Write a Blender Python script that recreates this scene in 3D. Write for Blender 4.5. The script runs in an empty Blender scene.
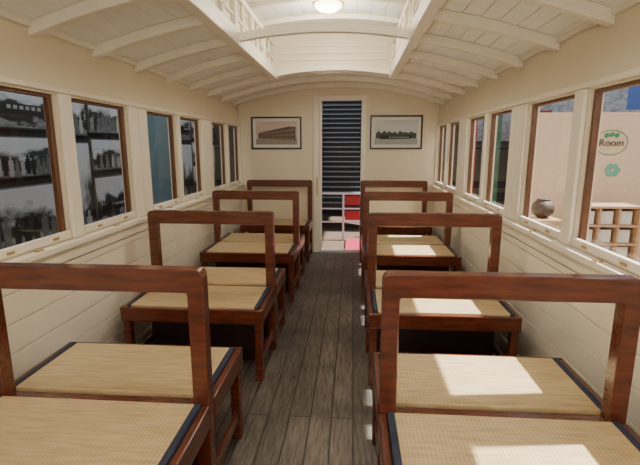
import bpy, bmesh, math, random
from mathutils import Vector, Matrix
random.seed(4)
S=bpy.context.scene
XL,XR,YE,YB=-1.389,1.01,5.45,-1.6
XC=(XL+XR)/2
ZW=1.83
H=1.31

# ---------- materials ----------
def nodes(m):
    m.use_nodes=True
    return m.node_tree.nodes,m.node_tree.links,m.node_tree.nodes['Principled BSDF']
def mk(name,col,rough=.5,metal=0,var=.0,scale=(4,4,4),bump=0,coat=0,nscale=6):
    m=bpy.data.materials.new(name); N,L,b=nodes(m)
    b.inputs['Base Color'].default_value=(*col,1); b.inputs['Roughness'].default_value=rough
    b.inputs['Metallic'].default_value=metal; b.inputs['Coat Weight'].default_value=coat
    b.inputs['Coat Roughness'].default_value=.15
    if var>0 or bump>0:
        tc=N.new('ShaderNodeTexCoord'); mp=N.new('ShaderNodeMapping'); mp.inputs['Scale'].default_value=scale
        nz=N.new('ShaderNodeTexNoise'); nz.inputs['Scale'].default_value=nscale; nz.inputs['Detail'].default_value=6
        L.new(tc.outputs['Object'],mp.inputs[0]); L.new(mp.outputs[0],nz.inputs['Vector'])
        r=N.new('ShaderNodeValToRGB')
        r.color_ramp.elements[0].position=.3; r.color_ramp.elements[1].position=.7
        r.color_ramp.elements[0].color=(*[c*(1-var) for c in col],1)
        r.color_ramp.elements[1].color=(*[min(1,c*(1+var)) for c in col],1)
        L.new(nz.outputs['Fac'],r.inputs[0]); L.new(r.outputs[0],b.inputs['Base Color'])
        if bump>0:
            bp=N.new('ShaderNodeBump'); bp.inputs['Strength'].default_value=bump; bp.inputs['Distance'].default_value=.004
            L.new(nz.outputs['Fac'],bp.inputs['Height']); L.new(bp.outputs[0],b.inputs['Normal'])
    return m
def emis(name,col,st):
    m=bpy.data.materials.new(name); N,L,b=nodes(m)
    b.inputs['Base Color'].default_value=(*col,1)
    b.inputs['Emission Color'].default_value=(*col,1); b.inputs['Emission Strength'].default_value=st
    return m
M_wood=mk('varnished_wood',(.115,.026,.012),.26,var=.35,scale=(1.5,9,9),bump=.12,coat=.4)
M_woodY=mk('varnished_wood_y',(.095,.022,.010),.28,var=.35,scale=(9,1.5,9),bump=.12,coat=.3)
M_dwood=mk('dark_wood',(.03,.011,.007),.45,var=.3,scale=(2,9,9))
M_cream=mk('cream_paint',(.79,.70,.53),.42,var=.04,scale=(1,1,1),nscale=2)
M_white=mk('white_paint',(.86,.80,.68),.38,var=.04,scale=(1,1,1),nscale=3,bump=.05)
M_ceil=mk('ceiling_paint',(.90,.88,.83),.5,var=.03,scale=(1,.4,1),nscale=3)
M_rib=mk('rib_paint',(.80,.74,.62),.45,var=.04)
M_sash=mk('sash_wood',(.14,.058,.025),.35,var=.3,scale=(6,6,1.5))
M_heri=mk('tatami_border_cloth',(.02,.03,.06),.8,var=.2)
M_brass=mk('brass',(.60,.42,.20),.4,.8)
M_black=mk('black_frame',(.012,.011,.01),.3)
M_mat=mk('mat_board',(.75,.74,.68),.7)

def tatami():
    m=bpy.data.materials.new('tatami_weave'); N,L,b=nodes(m)
    tc=N.new('ShaderNodeTexCoord')
    w=N.new('ShaderNodeTexWave'); w.bands_direction='X'; w.inputs['Scale'].default_value=24; w.inputs['Distortion'].default_value=.3
    w2=N.new('ShaderNodeTexWave'); w2.bands_direction='Y'; w2.inputs['Scale'].default_value=60; w2.inputs['Distortion'].default_value=.6
    nz=N.new('ShaderNodeTexNoise'); nz.inputs['Scale'].default_value=9
    mp=N.new('ShaderNodeMapping'); mp.inputs['Scale'].default_value=(1,8,1)
    L.new(tc.outputs['Object'],w.inputs[0]); L.new(tc.outputs['Object'],w2.inputs[0]); L.new(tc.outputs['Object'],mp.inputs[0]); L.new(mp.outputs[0],nz.inputs['Vector'])
    mu=N.new('ShaderNodeMath'); mu.operation='MULTIPLY'; L.new(w.outputs['Fac'],mu.inputs[0]); L.new(w2.outputs['Fac'],mu.inputs[1])
    ad=N.new('ShaderNodeMath'); ad.operation='MULTIPLY_ADD'; ad.inputs[1].default_value=.35; L.new(mu.outputs[0],ad.inputs[0]); L.new(nz.outputs['Fac'],ad.inputs[2])
    r=N.new('ShaderNodeValToRGB'); r.color_ramp.elements[0].position=.3; r.color_ramp.elements[1].position=.95
    r.color_ramp.elements[0].color=(.43,.31,.15,1); r.color_ramp.elements[1].color=(.69,.54,.32,1)
    L.new(ad.outputs[0],r.inputs[0]); L.new(r.outputs[0],b.inputs['Base Color'])
    bp=N.new('ShaderNodeBump'); bp.inputs['Strength'].default_value=.35; bp.inputs['Distance'].default_value=.002
    L.new(mu.outputs[0],bp.inputs['Height']); L.new(bp.outputs[0],b.inputs['Normal']); b.inputs['Roughness'].default_value=.5
    return m
M_tat=tatami()
def floormat():
    m=bpy.data.materials.new('worn_floor_planks'); N,L,b=nodes(m)
    tc=N.new('ShaderNodeTexCoord'); mp=N.new('ShaderNodeMapping'); mp.inputs['Rotation'].default_value=(0,0,math.pi/2)
    L.new(tc.outputs['Object'],mp.inputs[0])
    br=N.new('ShaderNodeTexBrick'); br.inputs['Scale'].default_value=1; br.inputs['Brick Width'].default_value=2.6; br.inputs['Row Height'].default_value=.105
    br.inputs['Mortar Size'].default_value=.0035; br.inputs['Color1'].default_value=(.165,.142,.122,1); br.inputs['Color2'].default_value=(.105,.093,.083,1); br.inputs['Mortar'].default_value=(.012,.01,.008,1)
    L.new(mp.outputs[0],br.inputs[0])
    m2=N.new('ShaderNodeMapping'); m2.inputs['Scale'].default_value=(22,2.0,1); L.new(tc.outputs['Object'],m2.inputs[0])
    nz=N.new('ShaderNodeTexNoise'); nz.inputs['Scale'].default_value=3.5; nz.inputs['Detail'].default_value=9; nz.inputs['Roughness'].default_value=.65; L.new(m2.outputs[0],nz.inputs['Vector'])
    r=N.new('ShaderNodeValToRGB'); r.color_ramp.elements[0].position=.32; r.color_ramp.elements[1].position=.7
    r.color_ramp.elements[0].color=(.35,.33,.32,1); r.color_ramp.elements[1].color=(1.4,1.38,1.36,1)
    L.new(nz.outputs['Fac'],r.inputs[0])
    n3=N.new('ShaderNodeTexNoise'); n3.inputs['Scale'].default_value=2.2; n3.inputs['Detail'].default_value=4; L.new(tc.outputs['Object'],n3.inputs['Vector'])
    r3=N.new('ShaderNodeValToRGB'); r3.color_ramp.elements[0].position=.35; r3.color_ramp.elements[1].position=.65
    r3.color_ramp.elements[0].color=(.6,.6,.6,1); r3.color_ramp.elements[1].color=(1.35,1.33,1.3,1); L.new(n3.outputs['Fac'],r3.inputs[0])
    mx=N.new('ShaderNodeMixRGB'); mx.blend_type='MULTIPLY'; mx.inputs[0].default_value=1
    my=N.new('ShaderNodeMixRGB'); my.blend_type='MULTIPLY'; my.inputs[0].default_value=1
    L.new(br.outputs['Color'],mx.inputs[1]); L.new(r.outputs[0],mx.inputs[2]); L.new(mx.outputs[0],my.inputs[1]); L.new(r3.outputs[0],my.inputs[2]); L.new(my.outputs[0],b.inputs['Base Color'])
    b.inputs['Roughness'].default_value=.38
    bp=N.new('ShaderNodeBump'); bp.inputs['Strength'].default_value=.5; bp.inputs['Distance'].default_value=.005
    L.new(nz.outputs['Fac'],bp.inputs['Height']); L.new(bp.outputs[0],b.inputs['Normal'])
    return m
M_floor=floormat()
def glassm():
    m=bpy.data.materials.new('window_glass'); N,L,b=nodes(m); N.remove(b)
    t=N.new('ShaderNodeBsdfTransparent'); g=N.new('ShaderNodeBsdfGlossy'); g.inputs['Roughness'].default_value=.02
    f=N.new('ShaderNodeLayerWeight'); f.inputs[0].default_value=.5
    p=N.new('ShaderNodeMath'); p.operation='POWER'; p.inputs[1].default_value=4; L.new(f.outputs['Facing'],p.inputs[0])
    q=N.new('ShaderNodeMath'); q.operation='MULTIPLY_ADD'; q.inputs[1].default_value=.35; q.inputs[2].default_value=.03; L.new(p.outputs[0],q.inputs[0])
    mx=N.new('ShaderNodeMixShader')
    L.new(q.outputs[0],mx.inputs[0]); L.new(t.outputs[0],mx.inputs[1]); L.new(g.outputs[0],mx.inputs[2]); L.new(mx.outputs[0],N['Material Output'].inputs[0])
    return m
M_glass=glassm()
def mural(seed,lo=.008,hi=.5,tint=(.95,1,1.06)):
    m=bpy.data.materials.new('photo_print_%d'%seed); N,L,b=nodes(m)
    tc=N.new('ShaderNodeTexCoord'); mp=N.new('ShaderNodeMapping'); mp.inputs['Location'].default_value=(seed*3.1,seed*1.7,seed)
    L.new(tc.outputs['Generated'],mp.inputs[0])
    nz=N.new('ShaderNodeTexNoise'); nz.inputs['Scale'].default_value=2.0+(seed%3)*.9; nz.inputs['Detail'].default_value=12; nz.inputs['Roughness'].default_value=.60
    L.new(mp.outputs[0],nz.inputs['Vector'])
    sp=N.new('ShaderNodeSeparateXYZ'); L.new(tc.outputs['Generated'],sp.inputs[0])
    a=N.new('ShaderNodeMath'); a.operation='MULTIPLY_ADD'; a.inputs[1].default_value=.75; L.new(sp.outputs['Z'],a.inputs[0]); L.new(nz.outputs['Fac'],a.inputs[2])
    r=N.new('ShaderNodeValToRGB'); e=r.color_ramp.elements
    def g(v): return (v*tint[0],v*tint[1],v*tint[2],1)
    e[0].position=.5; e[0].color=g(hi*.25); e[1].position=1.0; e[1].color=g(hi)
    for p_,v_ in ((.58,hi*.45),(.64,lo*4),(.72,lo),(.80,lo*6),(.86,lo*2),(.885,hi*.35)):
        k=e.new(p_); k.color=g(v_)
    L.new(a.outputs[0],r.inputs[0]); L.new(r.outputs[0],b.inputs['Base Color']); b.inputs['Roughness'].default_value=.4
    return m

# ---------- geometry helpers ----------
def empty(name,loc=(0,0,0)):
    o=bpy.data.objects.new(name,None); o.location=loc; o.empty_display_size=.1; S.collection.objects.link(o); return o
def addobj(name,me,mat,parent=None,bevel=0,loc=(0,0,0)):
    o=bpy.data.objects.new(name,me); S.collection.objects.link(o)
    if mat: me.materials.append(mat)
    if parent:
        o.parent=parent; o.location=Vector(loc)-parent.location
    else: o.location=loc
    if bevel>0:
        b=o.modifiers.new('bevel','BEVEL'); b.width=bevel; b.segments=2; b.limit_method='ANGLE'
    return o
def boxes(name,bl,mat,parent=None,bevel=0):
    mn=[min(b[0] for b in bl),min(b[2] for b in bl),min(b[4] for b in bl)]
    mxx=[max(b[1] for b in bl),max(b[3] for b in bl),max(b[5] for b in bl)]
    c=[(mn[i]+mxx[i])/2 for i in range(3)]
    V=[];F=[]
    for x0,x1,y0,y1,z0,z1 in bl:
        n=len(V)
        for z in (z0,z1):
            for (x,y) in ((x0,y0),(x1,y0),(x1,y1),(x0,y1)): V.append((x-c[0],y-c[1],z-c[2]))
        F+= [(n,n+3,n+2,n+1),(n+4,n+5,n+6,n+7),(n,n+1,n+5,n+4),(n+1,n+2,n+6,n+5),(n+2,n+3,n+7,n+6),(n+3,n,n+4,n+7)]
    me=bpy.data.meshes.new(name); me.from_pydata(V,[],F); me.update()
    return addobj(name,me,mat,parent,bevel,c)
def prism(name,pts,a0,a1,axis,mat,parent=None,bevel=0,smooth=False):
    bm=bmesh.new()
    def P(p,a): return (p[0],a,p[1]) if axis=='y' else ((a,p[0],p[1]) if axis=='x' else (p[0],p[1],a))
    v0=[bm.verts.new(P(p,a0)) for p in pts]; v1=[bm.verts.new(P(p,a1)) for p in pts]
    bm.faces.new(v0); bm.faces.new(list(reversed(v1)))
    n=len(pts)
    for i in range(n): bm.faces.new((v0[i],v1[i],v1[(i+1)%n],v0[(i+1)%n]))
    bmesh.ops.recalc_face_normals(bm,faces=bm.faces)
    cs=[v.co for v in bm.verts]; c=Vector([(min(q[i] for q in cs)+max(q[i] for q in cs))/2 for i in range(3)])
    for v in bm.verts: v.co-=c
    me=bpy.data.meshes.new(name); bm.to_mesh(me); bm.free()
    return addobj(name,me,mat,parent,bevel,c)
def cyl(name,c,r,h,mat,parent=None,axis='z',seg=24,r2=None):
    bm=bmesh.new(); bmesh.ops.create_cone(bm,cap_ends=True,segments=seg,radius1=r,radius2=r if r2 is None else r2,depth=h)
    if axis=='x': bmesh.ops.rotate(bm,verts=bm.verts,matrix=Matrix.Rotation(math.pi/2,3,'Y'))
    if axis=='y': bmesh.ops.rotate(bm,verts=bm.verts,matrix=Matrix.Rotation(math.pi/2,3,'X'))
    me=bpy.data.meshes.new(name); bm.to_mesh(me); bm.free()
    for p in me.polygons: p.use_smooth=len(p.vertices)==4
    return addobj(name,me,mat,parent,0,c)
def ball(name,c,r,mat,parent=None,sc=(1,1,1)):
    bm=bmesh.new(); bmesh.ops.create_uvsphere(bm,u_segments=28,v_segments=16,radius=r)
    for v in bm.verts: v.co=Vector((v.co.x*sc[0],v.co.y*sc[1],v.co.z*sc[2]))
    me=bpy.data.meshes.new(name); bm.to_mesh(me); bm.free()
    for p in me.polygons: p.use_smooth=True
    return addobj(name,me,mat,parent,0,c)

# ---------- shell ----------
boxes('floor',[(XL-.06,XR+.06,YB,YE+.06,-.06,0)],M_floor)
def zr(x): return 2.035-.142*(x-XC)**2
WZ0,WZ1=.87,1.55
pairs=[(-1.30,-.77,-.66,-.13),(.12,.65,.76,1.29),(1.52,2.04,2.15,2.70),(2.96,3.45,3.53,4.03),(4.35,4.83,4.92,5.40)]
ops=[]
for p in pairs: ops+=[(p[0],p[1]),(p[2],p[3])]
def sidewall(side):
    s=1 if side=='right' else -1
    X=XR if s>0 else XL
    def bx(d0,d1,y0,y1,z0,z1):
        a,b=X-s*d0,X-s*d1
        return (min(a,b),max(a,b),y0,y1,z0,z1)
    W=empty('wall_%s'%side,(X,0,0))
    body=[bx(-.06,0,YB,YE,0,WZ0),bx(-.06,0,YB,YE,WZ1,ZW+.12)]
    ys=[YB]+[v for o in ops for v in o]+[YE]
    for i in range(0,len(ys),2): body.append(bx(-.06,0,ys[i],ys[i+1],WZ0,WZ1))
    boxes('wall_body',body,M_cream,W)
    bd=[];z=.10
    while z<.74:
        z1=min(z+.125,.765); bd.append(bx(0,.010,YB,YE,z,z1-.004)); z=z1
    boxes('wainscot_boards',bd,M_white,W,.003)
    boxes('baseboard_%s'%side,[bx(0,.02,YB,YE,0,.095)],M_white,None,.004)
    T=empty('trim_%s'%('1' if s<0 else '2'),(X,0,1))
    boxes('sill_ledge',[bx(0,.045,YB,YE,.83,.862)],M_white,T,.006)
    boxes('sill_apron',[bx(0,.022,YB,YE,.77,.827)],M_white,T,.004)
    boxes('header_rail',[bx(0,.016,YB,YE,1.56,1.585)],M_white,T,.004)
    boxes('cornice',[bx(0,.022,YB,YE,ZW-.02,ZW+.01)],M_white,T,.006)
    pil=[]
    for i in range(0,len(ys),2):
        a,b=ys[i]+.012,ys[i+1]-.012
        if b-a>.2:
            m=(a+b)/2; pil+=[bx(0,.014,a,m-.003,.865,1.557),bx(0,.014,m+.003,b,.865,1.557)]
        elif b-a>.01: pil.append(bx(0,.018,a,b,.865,1.557))
    boxes('pilasters',pil,M_white,T,.004)
    for k,(a,b) in enumerate(ops):
        Wn=empty('window_%d'%(k+1 if s<0 else k+11),(X,(a+b)/2,1.2))
        d0,d1=-.042,-.016; t=.026
        boxes('sash_frame',[bx(d0,d1,a,a+t,WZ0,WZ1),bx(d0,d1,b-t,b,WZ0,WZ1),bx(d0,d1,a+t,b-t,WZ1-.016,WZ1),bx(d0,d1,a+t,b-t,WZ0,WZ0+.02)],M_sash,Wn,.003)
        boxes('bottom_rail',[bx(-.012,.010,a+.004,b-.004,WZ0,WZ0+.038)],M_white,Wn,.004)
        gx=X+s*.028
        me=bpy.data.meshes.new('glass_pane'); me.from_pydata([(0,a+t-(a+b)/2,-.33),(0,b-t-(a+b)/2,-.33),(0,b-t-(a+b)/2,.33),(0,a+t-(a+b)/2,.33)],[],[(0,1,2,3)])
        addobj('glass_pane',me,M_glass,Wn,0,(gx,(a+b)/2,1.21))
        m=(a+b)/2
        boxes('brass_lift',[bx(.010,.016,m-.16,m-.12,WZ0+.012,WZ0+.024),bx(.010,.016,m+.12,m+.16,WZ0+.012,WZ0+.024)],M_brass,Wn,.002)
        boxes('brass_catch',[bx(.014,.04,m-.02,m+.02,.862,.868)],M_brass,Wn,.002)
sidewall('left'); sidewall('right')

# end walls
DX0,DX1,DZ=-.409,.102,1.856
arc=[(XR-(XR-XL)*i/24, zr(XR-(XR-XL)*i/24)+.05) for i in range(25)]
prism('wall_far',[(XL,0),(DX0,0),(DX0,DZ),(DX1,DZ),(DX1,0),(XR,0)]+arc,YE,YE+.06,'y',M_cream)
prism('wall_rear',[(XL,0),(XR,0)]+arc,YB-.06,YB,'y',M_cream)  # unseen wall behind the camera, added to keep light bouncing inside
D=empty('door_1',(XC,YE,0))
boxes('door_casing',[(DX0-.065,DX0,YE-.025,YE,0,DZ+.06),(DX1,DX1+.06,YE-.025,YE,0,DZ+.06),(DX0,DX1,YE-.025,YE,DZ,DZ+.06)],M_white,D,.006)
boxes('sliding_leaf',[(DX0+.002,DX0+.035,YE+.01,YE+.045,0.02,DZ-.003)],M_white,D,.004)
boxes('door_handle',[(DX0-.03,DX0-.012,YE-.04,YE-.024,.72,.95)],M_brass,D,.003)
boxes('threshold',[(DX0,DX1,YE-.03,YE+.06,.0,.018)],mk('steel_plate',(.5,.5,.48),.35,.8),D,.003)

# ceiling boards
CE=.546; CY=4.28
C=empty('ceiling',(XC,2,1.9))
def arcprism(name,xa,xb,y0,y1,f,th,mat,parent,n=1,bevel=0):
    top=[];bot=[]
    for i in range(n+1):
        x=xa+(xb-xa)*i/n; bot.append((x,f(x))); top.append((x,f(x)+th))
    return prism(name,bot+top[::-1],y0,y1,'y',mat,parent,bevel)
def boardset(xa,xb,y0,y1,f,nb,pref):
    w=(xb-xa)/nb
    for i in range(nb):
        arcprism(pref,xa+i*w+.0015,xa+(i+1)*w-.0015,y0,y1,f,.012,M_ceil,C,1,.0015)
    arcprism(pref+'_backing',xa,xb,y0,y1,lambda x:f(x)+.011,.03,M_ceil,C,10)
boardset(XL-.05,XC-CE,YB,YE,zr,8,'roof_board')
boardset(XC+CE,XR+.05,YB,YE,zr,8,'roof_board')
boardset(XC-CE,XC+CE,CY,YE,zr,12,'roof_board')
zc=lambda x: 2.36-.16*(x-XC)**2
boardset(XC-CE-.09,XC+CE+.09,YB,CY+.05,zc,12,'monitor_board')
ry=[5.22-.47*i for i in range(15)]
for y in ry:
    if y<YB+.05: continue
    R=lambda x: zr(x)-.055
    if y>CY+.1:
        arcprism('roof_rib',XL+.001,XR-.001,y-.024,y+.024,R,.054,M_rib,C,20,.004)
    else:
        arcprism('roof_rib',XL+.001,XC-CE,y-.024,y+.024,R,.054,M_rib,C,8,.004)
        arcprism('roof_rib',XC+CE,XR-.001,y-.024,y+.024,R,.054,M_rib,C,8,.004)
        arcprism('monitor_rib',XC-CE-.05,XC+CE+.05,y-.018,y+.018,lambda x: zc(x)-.035,.036,M_rib,C,14,.003)
zb=zr(XC+CE)
for s in (-1,1):
    x=XC+s*CE
    def bx(d0,d1,y0,y1,z0,z1):
        a,b=x+s*d0,x+s*d1; return (min(a,b),max(a,b),y0,y1,z0,z1)
    boxes('monitor_curb',[bx(-.03,.03,YB,CY,zb-.065,zb+.03)],M_white,C,.006)
    boxes('monitor_outer_side',[bx(.075,.09,YB,CY,zb-.02,2.40)],M_cream,C)
    boxes('monitor_shelf',[bx(.02,.09,YB,CY,zb-.0,zb+.012)],M_white,C)
    boxes('monitor_top_rail',[bx(-.012,.02,YB,CY,2.225,2.262)],M_white,C,.004)
    boxes('monitor_mid_rail',[bx(0,.016,YB,CY,2.10,2.118)],M_white,C,.003)
    boxes('monitor_posts',[bx(-.01,.02,y-.025,y+.025,zb+.02,2.24) for y in ry if YB<y<CY+.01]+[bx(0,.016,y+.215,y+.255,zb+.02,2.24) for y in ry if YB<y<CY-.1],M_white,C,.003)
arcprism('monitor_end',XC-CE-.09,XC+CE+.09,CY-.012,CY-.001,lambda x: 1.985,.435,M_cream,C,1)
boxes('monitor_end_slats',[(XC-CE+.06,XC+CE-.06,CY-.026,CY-.012,z,z+.02) for z in (2.09,2.15,2.21)],M_white,C,.003)
for y in (-1.36+.0,.05+.0,1.46,2.87,4.24):
    arcprism('arched_tie',XC-CE-.01,XC+CE+.01,y-.022,y+.022,lambda x: zr(XC+CE)-.045+.05*(1-((x-XC)/CE)**2),.05,M_white,C,16,.004)

# lamps
M_lamp=emis('lamp_glass',(1,.93,.75),9)
for i,y in enumerate((3.42,1.25,-.6)):
    P=empty('ceiling_lamp',(XC,y,2.3))
    cyl('lamp_base',(XC,y,2.345),.10,.03,M_white,P)
    cyl('lamp_rim',(XC,y,2.325),.115,.014,M_brass,P)
    ball('lamp_dome',(XC,y,2.318),.10,M_lamp,P,(1,1,.5))
    l=bpy.data.lights.new('lamp_light','POINT'); l.energy=21; l.color=(1,.91,.76); l.shadow_soft_size=.1
    lo=bpy.data.objects.new('lamp_light',l); S.collection.objects.link(lo); lo.parent=P; lo.location=(0,0,-.12)

# ---------- benches ----------
def rr(cx,cz,r,a0,a1,n=5): return [(cx+r*math.cos(math.radians(a0+(a1-a0)*i/n)),cz+r*math.sin(math.radians(a0+(a1-a0)*i/n))) for i in range(n+1)]
def bench(x0,x1,yb,full=True):
    B=empty('train_bench',((x0+x1)/2,yb,0))
    HB=.915; w=.055; rl=.08
    pts=[(x0,0),(x0,HB-.025)]+rr(x0+.025,HB-.025,.025,180,90)+rr(x1-.025,HB-.025,.025,90,0)+[(x1,0),(x1-w,0)]
    pts+=rr(x1-w-.008,HB-rl-.008,.008,0,90,3)+rr(x0+w+.008,HB-rl-.008,.008,90,180,3)+[(x0+w,0)]
    prism('backrest_frame',pts,yb-.026,yb+.026,'y',M_wood,B,.006)
    boxes('centre_beam',[(x0+w,x1-w,yb-.022,yb+.022,.35,.425)],M_wood,B,.004)
    for sgn in ((-1,1) if full else (-1,)):
        ya,yc=(yb-.435,yb-.027) if sgn<0 else (yb+.027,yb+.435)
        t=.024
        if sgn<0: fr=(x0-.004,x1+.004,ya,ya+t,.345,.428)
        else: fr=(x0-.004,x1+.004,yc-t,yc,.345,.428)
        s0,s1=(ya+t,yc) if sgn<0 else (ya,yc-t)
        boxes('seat_front_rail',[fr],M_wood,B,.005)
        boxes('seat_side_rails',[(x0-.004,x0+t,s0,s1,.345,.428),(x1-t,x1+.004,s0,s1,.345,.428)],M_woodY,B,.005)
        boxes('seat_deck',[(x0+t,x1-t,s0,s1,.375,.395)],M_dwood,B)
        hb=.022
        boxes('tatami_mat',[(x0+t+hb+.002,x1-t-hb-.002,s0+.004,s1-.002,.396,.436)],M_tat,B,.005)
        boxes('tatami_border',[(x0+t+.002,x0+t+hb+.002,s0+.004,s1-.002,.396,.438),(x1-t-hb-.002,x1-t-.002,s0+.004,s1-.002,.396,.438)],M_heri,B,.004)
        ly0,ly1=(ya+.01,ya+.055) if sgn<0 else (yc-.055,yc-.01)
        boxes('legs',[(x0+.002,x0+.045,ly0,ly1,0,.346),(x1-.045,x1-.002,ly0,ly1,0,.346)],M_wood,B,.005)
        boxes('stretchers',[(x0+.012,x0+.034,min(ly1,yb),max(ly0,yb),.09,.135),(x1-.034,x1-.012,min(ly1,yb),max(ly0,yb),.09,.135)],M_woodY,B,.003)
        yp=yb+sgn*.17
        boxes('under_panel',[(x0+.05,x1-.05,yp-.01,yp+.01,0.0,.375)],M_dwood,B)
rows=[1.38,2.69,4.0,5.36]
for i,y in enumerate(rows):
    bench(.103,.90,y,i<3); bench(-1.288,-.485,y,i<3)

# ---------- framed photographs on end wall ----------
def framed(x0,x1,z0,z1,kind):
    P=empty('framed_photograph',((x0+x1)/2,YE,(z0+z1)/2)); t=.018; y=YE
    boxes('frame',[(x0,x0+t,y-.025,y,z0,z1),(x1-t,x1,y-.025,y,z0,z1),(x0+t,x1-t,y-.025,y,z0,z0+t),(x0+t,x1-t,y-.025,y,z1-t,z1)],M_black,P,.003)
    boxes('mat_board',[(x0+t,x1-t,y-.012,y-.001,z0+t,z1-t)],M_mat,P)
    a0,a1,b0,b1=x0+.055,x1-.055,z0+.055,z1-.055
    sky=mk('photo_sky_'+kind,(.62,.50,.44) if kind=='a' else (.56,.60,.60),.6,var=.12,scale=(1,1,4),nscale=3)
    boxes('print',[(a0,a1,y-.014,y-.0125,b0,b1)],sky,P)
    gr=mk('photo_ground_'+kind,(.30,.26,.22) if kind=='a' else (.36,.38,.37),.6,var=.3,nscale=20)
    boxes('print_ground',[(a0,a1,y-.0155,y-.0142,b0,b0+.07)],gr,P)
    W,Hh=a1-a0,b1-b0
    def q(n,pts,d,m): prism(n,[(a0+u*W,b0+v*Hh) for u,v in pts],y-d-.001,y-d,'y',m,P)
    if kind=='a':
        bl=mk('photo_building',(.22,.15,.11),.6,var=.4,nscale=40)
        dk=mk('photo_windows',(.06,.04,.035),.6); rf=mk('photo_roof',(.11,.085,.075),.6)
        q('print_building',[(.05,.27),(.97,.18),(.97,.70),(.05,.45)],.0158,bl)
        q('print_roof',[(.04,.45),(.97,.70),(.97,.76),(.80,.78),(.10,.52)],.0172,rf)
        for i in range(13):
            u=.09+.068*i; tp=.45+.25*(u-.05)/.92; bt=.27-.09*(u-.05)/.92; h=tp-bt
            for a,b in ((.16,.40),(.56,.82)): q('print_window',[(u,bt+a*h),(u+.035,bt+a*h),(u+.035,bt+b*h),(u,bt+b*h)],.0172,dk)
    else:
        tr=mk('photo_trees',(.06,.065,.06),.6,var=.6,nscale=40); tn=mk('photo_train',(.02,.02,.02),.6)
        n=26
        pts=[(.03,.25)]+[(.03+.94*i/n,.42+.13*abs(math.sin(i*.9))*(1-i/n*.5)+.05*random.random()) for i in range(n+1)]+[(.97,.25)]
        q('print_trees',pts,.0158,tr)
        q('print_train',[(.12,.22),(.86,.24),(.86,.38),(.70,.38),(.70,.34),(.30,.36),(.30,.46),(.26,.46),(.26,.37),(.12,.37)],.0172,tn)
        for i in range(8): q('print_train_window',[(.34+.06*i,.28),(.38+.06*i,.28),(.38+.06*i,.32),(.34+.06*i,.32)],.0186,gr)
framed(-1.235,-.62,1.285,1.67,'a'); framed(.205,.825,1.285,1.68,'b')

# ---------- museum around the car ----------
M_mfl=mk('museum_floor',(.16,.11,.08),.4,var=.2)
boxes('museum_floor',[(-4,6,-3,12,-.12,-.065)],M_mfl)
M_dark=mk('museum_dark',(.012,.012,.014),.7)
boxes('museum_ceiling',[(-4,1.7,-3,12,3.3,3.36)],M_dark)  # unseen slab added to keep sun off the left prints, open on the right
boxes('museum_wall_left',[(-2.95,-2.85,-3,12,-.06,3.3)],M_dark)
boxes('museum_wall_far',[(-2.85,6,9,9.1,-.06,3.3)],M_dark)
boxes('museum_wall_right',[(5.2,5.3,-3,9,-.06,2.6)],mk('museum_wall_paint',(.28,.27,.25),.7))
y=2.0;k=0
widths=[.95,1.05,.52,.75,.5,.9,.62,.7,.95,.5]
brd=mk('photo_border',(.10,.10,.10),.5)
fig=[mk('print_figure_dark',(.012,.012,.014),.5),mk('print_figure_grey',(.13,.135,.14),.5),mk('print_figure_light',(.36,.37,.38),.5)]
def person(P,yc,z0,h,m):
    w=h*.16
    body=[(yc-w*.8,z0),(yc+w*.8,z0),(yc+w,z0+h*.55),(yc+w*.95,z0+h*.76),(yc+w*.35,z0+h*.82),
          (yc+w*.3,z0+h*.85),(yc+w*.52,z0+h*.92),(yc+w*.3,z0+h),(yc-w*.3,z0+h),(yc-w*.52,z0+h*.92),(yc-w*.3,z0+h*.85),
          (yc-w*.35,z0+h*.82),(yc-w*.95,z0+h*.76),(yc-w,z0+h*.55)]
    prism('print_person',body,-2.8219,-2.8205-.0004*random.random(),'x',m,P)
for i,w in enumerate(widths):
    if i==5:
        boxes('display_panel',[(-2.845,-2.82,y,y+1.0,-.06,2.1)],mk('blue_green_panel',(.13,.21,.23),.5))
        y+=1.05; continue
    for (z0,z1) in ((.42,.98),(1.05,1.40),(1.46,1.86)) if i%2 else ((.3,1.36),(1.42,1.86)):
        P=empty('exhibition_photograph',(-2.84,y+w/2,(z0+z1)/2))
        boxes('print',[(-2.83,-2.822,y+.012,y+w-.012,z0+.012,z1-.012)],mural(k+1,.008,.6),P)
        boxes('border',[(-2.85,-2.83,y,y+w,z0,z1)],brd,P)
        if k%3!=1:
            hh=(z1-z0); ph=min(.30,hh*.5); n=int(w/(ph*.42))
            for j in range(n):
                person(P,y+.07+(w-.14)*(j+.5)/n,z0+.015+hh*.04*random.random(),ph*(.8+.25*random.random()),random.choice(fig))
        else:
            # a small locomotive and carriages crossing the print
            zz=z0+(z1-z0)*.30; L0=y+.08; LW=w-.16
            prism('print_train',[(L0,zz),(L0+LW,zz),(L0+LW,zz+.09),(L0+LW*.45,zz+.09),(L0+LW*.45,zz+.06),(L0+LW*.40,zz+.06),(L0+LW*.40,zz+.10),(L0+LW*.25,zz+.10),(L0+LW*.25,zz+.065),(L0+LW*.10,zz+.065),(L0+LW*.10,zz+.115),(L0+LW*.06,zz+.115),(L0+LW*.06,zz+.065),(L0,zz+.06)],-2.8219,-2.821,'x',fig[0],P)
            for j in range(6): prism('print_train_window',[(L0+LW*(.5+.08*j),zz+.045),(L0+LW*(.55+.08*j),zz+.045),(L0+LW*(.55+.08*j),zz+.075),(L0+LW*(.5+.08*j),zz+.075)],-2.8209,-2.8203,'x',fig[2],P)
        k+=1
    y+=w+.05
M_part=mk('partition_board',(.62,.46,.33),.6,var=.05)
boxes('exhibit_partition',[(1.62,3.4,4.3,4.36,-.06,1.62)],M_part,None)
G=mk('sign_green',(.03,.22,.10),.5); DK=mk('sign_ink',(.03,.06,.04),.5)
sx=2.36
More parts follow.
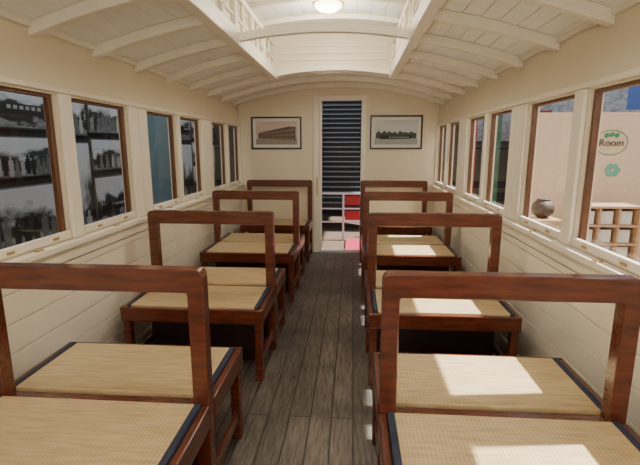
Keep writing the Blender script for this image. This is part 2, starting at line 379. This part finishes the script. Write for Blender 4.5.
Sg=empty('rest_room_sign',(sx,4.29,1.35))
c=bpy.data.curves.new('sign_text','FONT'); c.body='Room'; c.size=.09; c.align_x='CENTER'; c.extrude=.002
o=bpy.data.objects.new('sign_text',c); S.collection.objects.link(o); c.materials.append(DK); o.parent=Sg; o.rotation_euler=(math.pi/2,0,0); o.location=(.0,-.004,-.03)
bm=bmesh.new(); n=48
ra=[(.150,.115),(.143,.108)]
vs=[[bm.verts.new((ra[j][0]*math.cos(2*math.pi*i/n),0,ra[j][1]*math.sin(2*math.pi*i/n))) for i in range(n)] for j in range(2)]
for i in range(n): bm.faces.new((vs[0][i],vs[0][(i+1)%n],vs[1][(i+1)%n],vs[1][i]))
me=bpy.data.meshes.new('oval_outline'); bm.to_mesh(me); bm.free(); addobj('oval_outline',me,G,Sg,0,(sx,4.296,1.35))
for i in range(3): cyl('plain_mark',(sx-.045+.045*i,4.292,1.415+.008*(i==1)),.02,.006,G,Sg,'y')
lg=mk('leaf_green',(.10,.38,.28),.5)
for i in range(6):
    ball('leaf_decal',(sx+.04+.045*math.cos(i*1.05),4.292,1.10+.04*math.sin(i*1.05)),.028,lg,Sg,(1,.12,.8))
boxes('gallery_window',[(1.7,5.1,6.9,6.95,1.4,2.55)],mk('gallery_glass',(.35,.42,.50),.3,var=.4,scale=(2,1,3)))
Q=empty('hanging_banner',(2.9,4.8,1.95)); 
boxes('banner_cloth',[(2.75,3.05,4.8,4.81,1.68,2.2)],mk('blue_banner',(.04,.10,.35),.6),Q)
boxes('banner_bar',[(2.72,3.08,4.79,4.82,2.2,2.225)],M_black,Q)
K=empty('brochure_rack',(2.15,3.95,0)); pw=mk('pale_wood',(.45,.28,.17),.5,var=.15,scale=(2,2,8))
bl=[(1.93,1.95,3.85,4.1,-.06,.82),(2.42,2.44,3.85,4.1,-.06,.82),(1.93,2.44,4.09,4.11,-.06,.82)]
for z in (.15,.33,.48,.64,.80): bl.append((1.95,2.42,3.85,4.09,z,z+.018))
for x in (2.10,2.26): bl.append((x,x+.015,3.86,4.09,.15,.8))
boxes('rack_shelves',bl,pw,K)
boxes('brochures',[(1.97+.155*i,2.08+.155*i,3.90,3.93,z+.02,z+.13) for i in range(3) for z in (.33,.48,.64)],mk('paper',(.7,.68,.62),.6),K)
K=empty('woven_basket',(1.52,3.6,.83)); bk=mk('wicker',(.07,.045,.03),.6,var=.5,scale=(1,1,6),nscale=20,bump=.6)
ball('basket_body',(1.52,3.6,.83),.085,bk,K,(1,1,.9)); cyl('basket_rim',(1.52,3.6,.9),.05,.016,bk,K)
K=empty('display_pedestal',(1.52,3.6,0)); boxes('pedestal_column',[(1.44,1.60,3.52,3.68,-.06,.72)],pw,K,.006); boxes('pedestal_top',[(1.41,1.63,3.49,3.71,.72,.755)],pw,K,.006)
rp=mk('red_panel',(.35,.02,.03),.5)
for i,(x,w,m) in enumerate([(1.50,.22,rp),(1.80,.25,mk('green_panel',(.03,.12,.08),.5)),(2.2,.5,rp)]):
    P=empty('display_banner',(x,6.4,1)); boxes('banner_panel',[(x,x+w,6.4,6.42,.35,1.8)],m,P); boxes('banner_foot',[(x+w/2-.02,x+w/2+.02,6.38,6.44,-.06,.35),(x,x+w,6.3,6.5,-.065,-.04)],M_black,P)
# beyond the door: open steel stair, red and white railing, red carpet
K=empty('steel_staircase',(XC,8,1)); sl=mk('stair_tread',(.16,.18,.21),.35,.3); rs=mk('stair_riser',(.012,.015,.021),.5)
tr_=[];ri_=[]
for i in range(26):
    z=.40+.082*i; yy=7.2+.05*i
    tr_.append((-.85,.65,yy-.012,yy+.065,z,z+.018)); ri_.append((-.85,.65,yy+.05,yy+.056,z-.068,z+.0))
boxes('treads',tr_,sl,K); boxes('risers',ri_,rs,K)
for x in (-.89,.65): prism('stringer',[(7.15,-.06),(7.35,-.06),(8.75,2.2),(8.75,2.65),(7.15,.55)],x,x+.04,'x',M_black,K)
boxes('carpet',[(-.08,.9,5.6,6.45,-.06,-.03)],mk('red_carpet',(.38,.02,.05),.8))
K=empty('barrier_rail',(-.05,6.5,.5)); wt=mk('barrier_white',(.6,.66,.74),.4)
boxes('rails',[(-.5,.3,6.49,6.52,.62,.65),(-.5,.3,6.49,6.52,.40,.42),(-.5,.3,6.49,6.52,.2,.22)],wt,K,.004)
boxes('rail_posts',[(-.5,-.47,6.49,6.52,-.065,.62),(-.14,-.11,6.49,6.52,-.065,.62),(.27,.3,6.49,6.52,-.065,.62)],wt,K,.004)
boxes('red_boards',[(-.10,.26,6.495,6.515,.47,.60),(-.10,.26,6.495,6.515,.24,.38)],rp,K,.004)

# ---------- lights ----------
def area(name,loc,rot,sx,sy,e,col=(1,1,1)):
    l=bpy.data.lights.new(name,'AREA'); l.shape='RECTANGLE'; l.size=sx; l.size_y=sy; l.energy=e; l.color=col
    o=bpy.data.objects.new(name,l); o.location=loc; o.rotation_euler=rot; S.collection.objects.link(o); return o
sun=bpy.data.lights.new('sun','SUN'); sun.energy=18; sun.angle=math.radians(1.0); sun.color=(1,.98,.92)
so=bpy.data.objects.new('sun',sun); S.collection.objects.link(so); so.rotation_euler=Vector((-.53,-.06,-.84)).to_track_quat('-Z','Y').to_euler()
area('museum_light_left',(-1.9,4.5,3.2),(0,math.radians(-15),0),.8,6,75,(.9,.95,1))  # area fill added to light the prints outside the left windows
area('museum_light_right',(2.6,1.8,2.9),(math.radians(25),0,0),1.5,3,60,(1,.95,.85))  # soft fill added for the partition and through the right windows
area('museum_light_far',(0,6.3,3.2),(math.radians(25),0,0),1.5,.6,26,(.8,.9,1))  # bluish fill added for the view beyond the door
area('rear_saloon_light',(XC,-1.5,1.45),(math.radians(105),0,0),1.8,.7,24,(1,.93,.82))  # fill added behind the camera to brighten the side ceilings
w=bpy.data.worlds.new('world'); S.world=w; w.use_nodes=True
w.node_tree.nodes['Background'].inputs[0].default_value=(.85,.92,1,1); w.node_tree.nodes['Background'].inputs[1].default_value=.75

cam=bpy.data.cameras.new('camera'); cam.lens=24.75; cam.sensor_width=36; cam.clip_start=.05
co=bpy.data.objects.new('camera',cam); S.collection.objects.link(co); co.location=(0,0,H)
co.rotation_euler=(math.radians(90-10.99),0,math.radians(4.16)); S.camera=co
